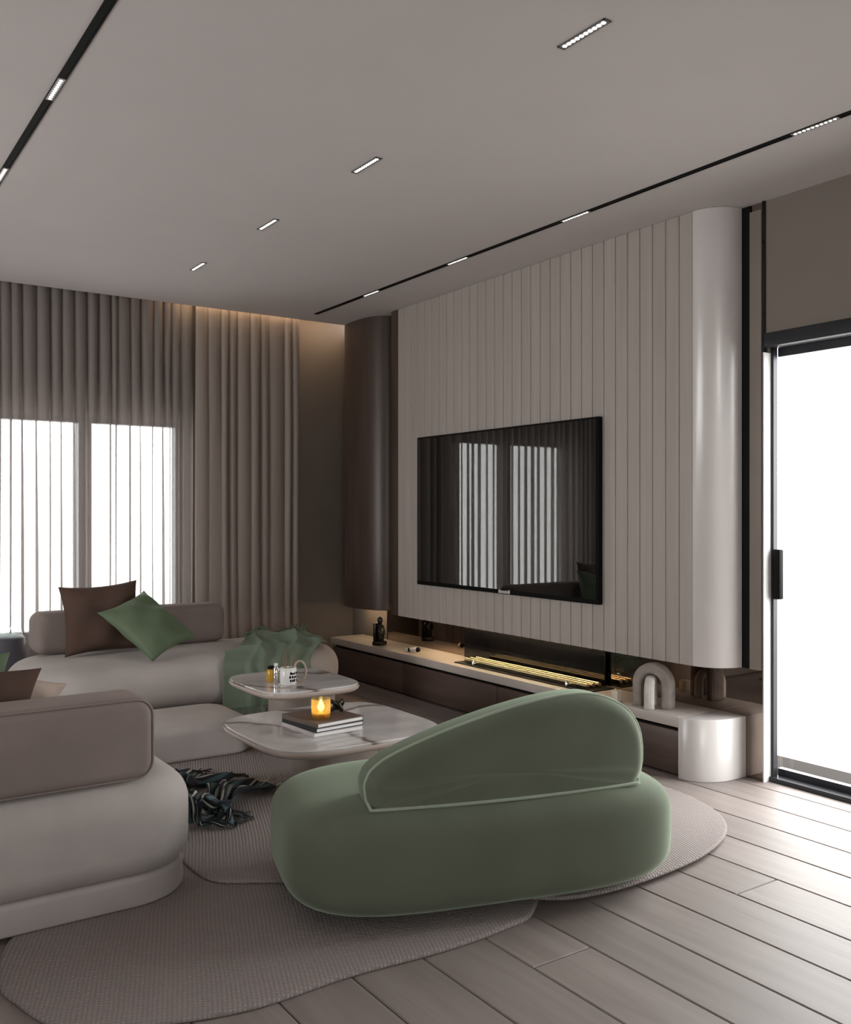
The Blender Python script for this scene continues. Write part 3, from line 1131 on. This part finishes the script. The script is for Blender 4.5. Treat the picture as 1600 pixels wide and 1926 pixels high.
def sm(a, b, x):
    t = max(0, min(1, (x - a) / (b - a)))
    return t * t * (3 - 2 * t)


TP = [(5.86, 0.452), (5.66, 0.456), (5.46, 0.452), (5.32, 0.445), (5.235, 0.405), (5.195, 0.345), (5.185, 0.28), (5.19, 0.20), (5.20, 0.13)]


def throw_fn(u, v):
    v0 = 0.34 * (1 - sm(0.0, 0.55, u))
    v = v0 + (1 - v0) * v
    y, z = lerp_path(TP, v)
    front = sm(0.35, 0.6, v)
    fold = sm(0.25, 0.5, u)
    x = 2.10 + 0.56 * u + (1 - front) * 0.22 * u * (1 - v) + 0.10 * (1 - v) * (1 - front)
    wv = (0.5 + 0.5 * math.sin(u * 34 + 1.5 * math.sin(v * 6))) * 0.030 * fold
    wv += 0.004 * math.sin(u * 9 + v * 5) + 0.006
    rid = lambda t: max(0.0, 1 - abs(math.sin(t)) * 1.7) ** 1.3
    top = (0.034 * rid(5.2 * u - 5.5 * v + 0.4) + 0.028 * rid(9.0 * u + 3.5 * v + 1.9) + 0.018 * rid(3.0 * u - 13.0 * v)) * (1 - front) * sm(0.12, 0.42, u)
    cr = max(0, 1 - abs(u - 0.30) / 0.05) * 0.02 * sm(0.3, 0.5, v)
    y -= (wv + cr) * front
    z += top + wv * 0.4 * (1 - front) + 0.004
    return (x, y, z)


vf, uv = grid(throw_fn, 130, 90)
th_ = solid(mk('throw_blanket', vf, M['mint_cloth']), 0.006)
tag(th_, 'sage green throw draped over the right front of the window sofa', 'throw')
fr = []
for i in range(95):
    u = i / 94
    p = Vector(throw_fn(u, 1.0))
    fr.append(tube([p + Vector((0, -0.003, 0.004)), p + Vector((rnd.uniform(-0.008, 0.008), -0.012, -0.05)), p + Vector((rnd.uniform(-0.014, 0.014), -0.016 + rnd.uniform(-0.012, 0.0), -0.088))], 0.0028, 4))
f_ = mk('fringe', merge(*fr), M['mint_cloth'], th_)
f_['kind'] = 'stuff'
f2 = []
for i in range(60):
    p = Vector(throw_fn(0.35 + 0.65 * rnd.random(), 0.0))
    f2.append(tube([p, p + Vector((rnd.uniform(0.0, 0.05), rnd.uniform(0.0, 0.05), 0.012)), p + Vector((rnd.uniform(0.02, 0.10), rnd.uniform(0.0, 0.08), rnd.uniform(-0.004, 0.03)))], 0.004, 4))
f_ = mk('fringe', merge(*f2), M['mint_cloth'], th_)
f_['kind'] = 'stuff'
# ------------------------------------------------------------------ striped throw falling off the left sofa
def fall(x0, y0, dx, dy, wid, seed, drop=True):
    r = random.Random(seed)
    ph = [r.uniform(0, 6.28) for _ in range(6)]
    d = Vector((dx, dy, 0)).normalized()
    n = Vector((-d.y, d.x, 0))

    def fn(u, v):
        s = v
        run = s * math.hypot(dx, dy)
        hgt = 0.040 + (0.13 * (1 - sm(0.0, 0.45, s)) if drop else 0.0)
        gather = 1 - 0.55 * math.sin(PI * min(1, s * 1.1))
        off = (u - 0.5) * wid * gather + 0.02 * math.sin(9 * s + ph[0])
        z = hgt + 0.028 * (1 + math.sin(u * 19 + ph[1] + 2.2 * math.sin(5 * s + ph[2]))) * (0.6 + 0.4 * math.sin(7 * s + ph[3])) + 0.012 * (1 + math.sin(13 * s + 9 * u + ph[4]))
        p = Vector((x0, y0, 0)) + d * run + n * off
        return (p.x, p.y, z)
    return fn


t0 = None
TF = empty('striped_throw', (1.4, 3.85, 0.030))
tag(TF, 'crumpled navy, teal and cream throw lying on the rug behind the left sofa end', 'throw')
for (x0, y0, dx, dy, w_, sd, dp) in ((1.275, 3.50, 0.45, 0.50, 0.26, 3, True), (1.27, 3.56, 0.19, 0.05, 0.20, 5, True), (1.27, 3.95, 0.34, 0.28, 0.30, 8, True)):
    fn = fall(x0, y0, dx, dy, w_, sd, dp)
    vf, uv = grid(fn, 48, 44)
    vf = move(vf, (-1.4, -3.85, -0.030))
    b_ = solid(mk('fold', vf, M['throw'], TF, uv=uv), 0.006)
    tas = []
    for i in range(26):
        p = Vector(fn(i / 25, 1.0)) - Vector((1.4, 3.85, 0.030))
        d = Vector((dx, dy, 0)).normalized()
        q = p + d * 0.05 + Vector((rnd.uniform(-0.02, 0.02), rnd.uniform(-0.02, 0.02), 0))
        e = p + d * rnd.uniform(0.08, 0.14) + Vector((rnd.uniform(-0.04, 0.04), rnd.uniform(-0.04, 0.04), 0))
        q.z = p.z * 0.5 + 0.004
        e.z = 0.005
        tas.append(tube([p, q, e], 0.0032, 4))
    f_ = mk('fringe', merge(*tas), M['plaster'] if sd == 3 else M['fringe_dark'], TF)
    f_['kind'] = 'stuff'


# ------------------------------------------------------------------ coffee tables
def table(name, cx, cy, a, b, n, top, label, base, rz=0.0):
    t = empty(name, (cx, cy, 0.030), rz)
    tag(t, label, 'coffee table')
    tz = top - 0.030
    o = superell(a, b, n, 84)
    mk('marble_top', loft(o, [(0.010, tz - 0.014), (0.006, tz - 0.004), (0.009, tz), ]), M['marble'], t, flat_angle=0.5)
    mk('rim', loft(o, [(0.05, tz - 0.044), (0.018, tz - 0.039), (0.004, tz - 0.028), (0, tz - 0.018), (0.002, tz - 0.010), (0.008, tz - 0.0135)]), M['rim'], t, flat_angle=0.9)
    for (px, py, pr, ps) in base:
        mk('pedestal', loft(superell(pr, ps, 2.6, 48), [(0.006, 0), (0, 0.006), (0, tz - 0.052), (0.0, tz - 0.046)]), M['pedestal'], t, (px, py, 0), flat_angle=0.9)
    return t


table('coffee_table', 2.055, 3.785, 0.43, 0.415, 4.2, 0.325, 'larger front coffee table with veined marble top holding the books', [(0.02, 0.0, 0.20, 0.14)])
table('coffee_table', 2.215, 4.50, 0.285, 0.325, 4.4, 0.405, 'smaller taller marble coffee table close to the window sofa', [(0.06, 0.02, 0.17, 0.16)])

# books
BK = [('cover3', 0.255, 0.285, 0.019, 0.05, 'pale bottom book of the stack on the front coffee table'),
      ('cover2', 0.252, 0.282, 0.019, 0.10, 'black-covered middle book of the stack on the front coffee table'),
      ('cover', 0.250, 0.280, 0.020, 0.13, 'brown top book of the stack under the candle')]
zb = 0.3255
for mat, w_, d_, t_, rz, lb in BK:
    b_ = empty('book', (1.985, 3.735, zb), rz)
    tag(b_, lb, 'book', 'books stacked on the front coffee table')
    mk('cover', merge(box(-w_ / 2, w_ / 2, -d_ / 2, d_ / 2, 0, 0.003), box(-w_ / 2, w_ / 2, -d_ / 2, d_ / 2, t_ - 0.003, t_),
                      box(-w_ / 2, -w_ / 2 + 0.003, -d_ / 2, d_ / 2, 0.003, t_ - 0.003)), M[mat], b_, smooth=False)
    mk('pages', box(-w_ / 2 + 0.003, w_ / 2 - 0.004, -d_ / 2 + 0.004, d_ / 2 - 0.004, 0.003, t_ - 0.003), M['paper'], b_, smooth=False)
    zb += t_ + 0.0004
# candle
cd = empty('candle', (1.945, 3.675, zb))
tag(cd, 'lit candle glowing in an amber glass on top of the books', 'candle')


def amber_glass():
    """smoky amber glass that scatters part of the candle's light"""
    m, nt, b = new_mat('amber_tumbler')
    out = nt.nodes['Material Output']
    tr_ = N(nt, 'ShaderNodeBsdfTransparent')
    tr_.inputs['Color'].default_value = (0.95, 0.75, 0.40, 1)
    tl = N(nt, 'ShaderNodeBsdfTranslucent')
    tl.inputs['Color'].default_value = (0.95, 0.66, 0.25, 1)
    m1 = N(nt, 'ShaderNodeMixShader')
    m1.inputs[0].default_value = 0.45
    L(nt, tr_.outputs[0], m1.inputs[1]); L(nt, tl.outputs[0], m1.inputs[2])
    gl = N(nt, 'ShaderNodeBsdfGlossy', Roughness=0.03)
    mx = N(nt, 'ShaderNodeMixShader')
    mx.inputs[0].default_value = 0.06
    L(nt, m1.outputs[0], mx.inputs[1]); L(nt, gl.outputs[0], mx.inputs[2])
    L(nt, mx.outputs[0], out.inputs['Surface'])
    return m


M['tumbler'] = amber_glass()
mk('glass', lathe([(0.034, 0.0), (0.040, 0.004), (0.043, 0.05), (0.042, 0.088)], 32, cap=False), M['tumbler'], cd)
mk('wax', lathe([(0.033, 0.008), (0.0355, 0.012), (0.0365, 0.026), (0.034, 0.027)], 28), M['amber'], cd)
mk('wick', tube([(0, 0, 0.026), (0.001, 0, 0.036)], 0.0015, 6), M['black'], cd)
mk('flame', lathe([(0.003, 0.030), (0.013, 0.040), (0.016, 0.050), (0.010, 0.068), (0.001, 0.084)], 14), M['flame'], cd)
cl = bpy.data.lights.new('candle_glow', 'POINT')
cl.energy = 0.35
cl.color = (1.0, 0.65, 0.25)
cl.shadow_soft_size = 0.012
clo = bpy.data.objects.new('candle_glow', cl)
clo.location = (0, 0, 0.062)
clo.parent = cd
COL.objects.link(clo)
# dark knot ornament
kn = mk('knot_ornament', tube([Vector((0.020 * (math.sin(t) + 1.35 * math.sin(2 * t)), 0.020 * (math.cos(t) - 1.35 * math.cos(2 * t)) * 0.8, 0.030 + 0.018 * math.sin(3 * t))) for t in [2 * PI * i / 60 for i in range(60)]], 0.0095, 8, closed=True), M['bronze'], None, (2.055, 3.735, zb + 0.003))
tag(kn, 'small dark knotted ornament beside the candle on the books', 'ornament')

# jars on the small table
tz = 0.4055
jr = empty('jar', (2.105, 4.53, tz))
tag(jr, 'small amber jar with a black lid on the smaller coffee table', 'jar')
mk('jar_body', lathe([(0.026, 0), (0.029, 0.004), (0.029, 0.056), (0.024, 0.064)], 28), M['amber'], jr, flat_angle=0.8)
mk('lid', lathe([(0.022, 0.0642), (0.022, 0.076), (0.018, 0.079)], 24), M['black'], jr, flat_angle=0.8)
cn = empty('reed_diffuser', (2.135, 4.395, tz))
tag(cn, 'white ceramic reed holder with black pattern on the smaller coffee table', 'diffuser')
mk('holder', lathe([(0.040, 0), (0.043, 0.004), (0.043, 0.084), (0.039, 0.088), (0.036, 0.084), (0.036, 0.02)], 32), M['ceramic'], cn, flat_angle=0.8)
bits = []
for i in range(5):
    for j in range(3):
        a = -1.75 + 0.30 * i + rnd.uniform(-0.05, 0.05)
        q = box(-0.0045 - 0.002 * rnd.random(), 0.0045, 0, 0.0012, 0, 0.010 + 0.004 * rnd.random())
        bits.append(xf(q, Matrix.Translation((0.0432 * math.cos(a), 0.0432 * math.sin(a), 0.018 + 0.018 * j)) @ Matrix.Rotation(a + PI / 2, 4, 'Z') @ Matrix.Rotation(rnd.uniform(-0.3, 0.3), 4, 'Y')))
pt = mk('pattern', merge(*bits), M['black'], cn, smooth=False)
for i in range(7):
    a = i * 0.9
    mk('reed', tube([(0.012 * math.cos(a), 0.012 * math.sin(a), 0.022), (0.034 * math.cos(a) + 0.01, 0.034 * math.sin(a), 0.145 + 0.012 * (i % 3))], 0.0022, 6), M['reed'], cn)
sc_ = empty('steel_shaker', (2.098, 4.462, tz))
tag(sc_, 'slim steel bottle between the amber jar and white holder', 'bottle')
mk('bottle_body', lathe([(0.014, 0), (0.016, 0.003), (0.016, 0.078), (0.010, 0.088)], 22), M['chrome'], sc_, flat_angle=0.8)
mk('cap', lathe([(0.011, 0.0885), (0.011, 0.102), (0.008, 0.105)], 18), M['ceramic'], sc_, flat_angle=0.8)
lp = mk('loop_ornament', tube([Vector((0.0, 0.032 * math.cos(t), 0.058 + 0.052 * math.sin(t))) for t in [2 * PI * i / 32 for i in range(32)]], 0.006, 8, closed=True), M['tan_cloth'], None, (2.215, 4.42, tz), (0, 0, 0.9))
tag(lp, 'thin cream loop ornament right of the white reed holder', 'ornament')


# ------------------------------------------------------------------ console decor
def arch_vf(rout, rin, leg, depth, ribs, n=30):
    """upright arch with fluted outer and inner faces"""
    V, F = [], []
    path = [(-1, z / 6 * leg, None) for z in range(6)]
    cpts = []
    rc, hw = (rout + rin) / 2, (rout - rin) / 2
    for k in range(7): cpts.append(((-rc, leg * k / 7), (-1, 0)))
    for k in range(n + 1):
        a = PI - PI * k / n
        cpts.append(((rc * math.cos(a), leg + rc * math.sin(a)), (math.cos(a), math.sin(a))))
    for k in range(6, -1, -1): cpts.append(((rc, leg * k / 7), (1, 0)))
    m = 44
    for (c, d) in cpts:
        for j in range(m):
            t = 2 * PI * j / m
            q = 1 + 0.05 * math.cos(ribs * t)
            rx = hw * sgn(math.cos(t), 0.7) * q
            ry = depth / 2 * sgn(math.sin(t), 0.7) * q
            V.append((c[0] + d[0] * rx, ry, c[1] + d[1] * rx))
    for i in range(len(cpts) - 1):
        for j in range(m):
            q = (j + 1) % m
            F.append((i * m + j, i * m + q, (i + 1) * m + q, (i + 1) * m + j))
    F.append(tuple(range(m)))
    F.append(tuple((len(cpts) - 1) * m + j for j in range(m))[::-1])
    return V, F


a1 = mk('arch_sculpture', arch_vf(0.106, 0.050, 0.118, 0.085, 16), M['stone'], None, (3.664, 3.290, CT + 0.001), (0, 0, -1.25))
tag(a1, 'grey ribbed stone arch sculpture standing on the console', 'sculpture')
a2 = mk('arch_sculpture', arch_vf(0.082, 0.040, 0.080, 0.050, 14), M['plaster'], None, (3.640, 3.288, CT + 0.001), (0, 0, 0.60))
tag(a2, 'smaller white ribbed arch sculpture passing through the grey arch', 'sculpture')

fg = empty('figurine', (3.655, 5.97, CT + 0.001), 0.5)
tag(fg, 'dark bronze figurine on a block at the far end of the console', 'figurine')
mk('base', box(-0.045, 0.045, -0.040, 0.040, 0, 0.030, 0.006), M['bronze'], fg, flat_angle=0.8)
mk('back_slab', box(-0.040, 0.040, 0.012, 0.034, 0.030, 0.165, 0.004), M['bronze'], fg, flat_angle=0.8)
mk('torso', tube([(-0.005, -0.012, 0.028), (-0.010, -0.016, 0.07), (0.004, -0.012, 0.105), (-0.006, -0.008, 0.145), (-0.008, -0.008, 0.160)], [0.028, 0.026, 0.030, 0.026, 0.012], 14), M['bronze'], fg)
mk('head', tube([(-0.010, -0.010, 0.158), (-0.012, -0.012, 0.180), (-0.012, -0.010, 0.202), (-0.012, -0.010, 0.214)], [0.011, 0.020, 0.019, 0.006], 12), M['bronze'], fg)
mk('arm', tube([(-0.030, -0.010, 0.140), (-0.042, -0.022, 0.10), (-0.022, -0.036, 0.075), (0.010, -0.038, 0.085)], [0.011, 0.010, 0.009, 0.007], 8), M['bronze'], fg)

bd = empty('small_ornament', (3.655, 5.53, CT + 0.001), -1.1)
tag(bd, 'small white and black horn ornament lying on the console', 'ornament')
mk('horn', tube([(-0.075, 0.012, 0.012), (-0.035, -0.008, 0.013), (0.0, 0.008, 0.020), (0.045, 0.0, 0.022)], [0.005, 0.010, 0.013, 0.018], 12), M['ceramic'], bd)
mk('tip', tube([(0.044, 0, 0.022), (0.062, -0.002, 0.021)], [0.0185, 0.014], 12), M['black'], bd)
mk('band', tube([(-0.028, -0.004, 0.014), (-0.016, 0.000, 0.0165)], 0.0138, 12), M['black'], bd)

cb = empty('light_patch_block', (3.605, 3.49, CT + 0.001))  # block added in place of a bright reflection on the console top
tag(cb, 'small cream block standing in for a bright light patch on the console', 'candle')
mk('wax', box(-0.022, 0.022, -0.022, 0.022, 0, 0.058, 0.004), M['cream'], cb, flat_angle=0.8)  # body of the block, its cream colour imitates the lit patch
mk('wick', tube([(0, 0, 0.058), (0.001, 0, 0.066)], 0.0014, 6), M['black'], cb)  # added stub on the light patch block

# grey side table by the window
st = empty('side_table', (1.075, 6.38, 0))
tag(st, 'blue-grey drum side table with glass top beside the window sofa', 'side table')
mk('drum', lathe([(0.15, 0), (0.165, 0.01), (0.175, 0.30), (0.165, 0.50), (0.15, 0.515)], 40), M['grey'], st, flat_angle=0.8)
mk('glass_top', lathe([(0.135, 0.5155), (0.150, 0.52), (0.140, 0.565), (0.120, 0.57)], 40), M['glass'], st, flat_angle=0.8)
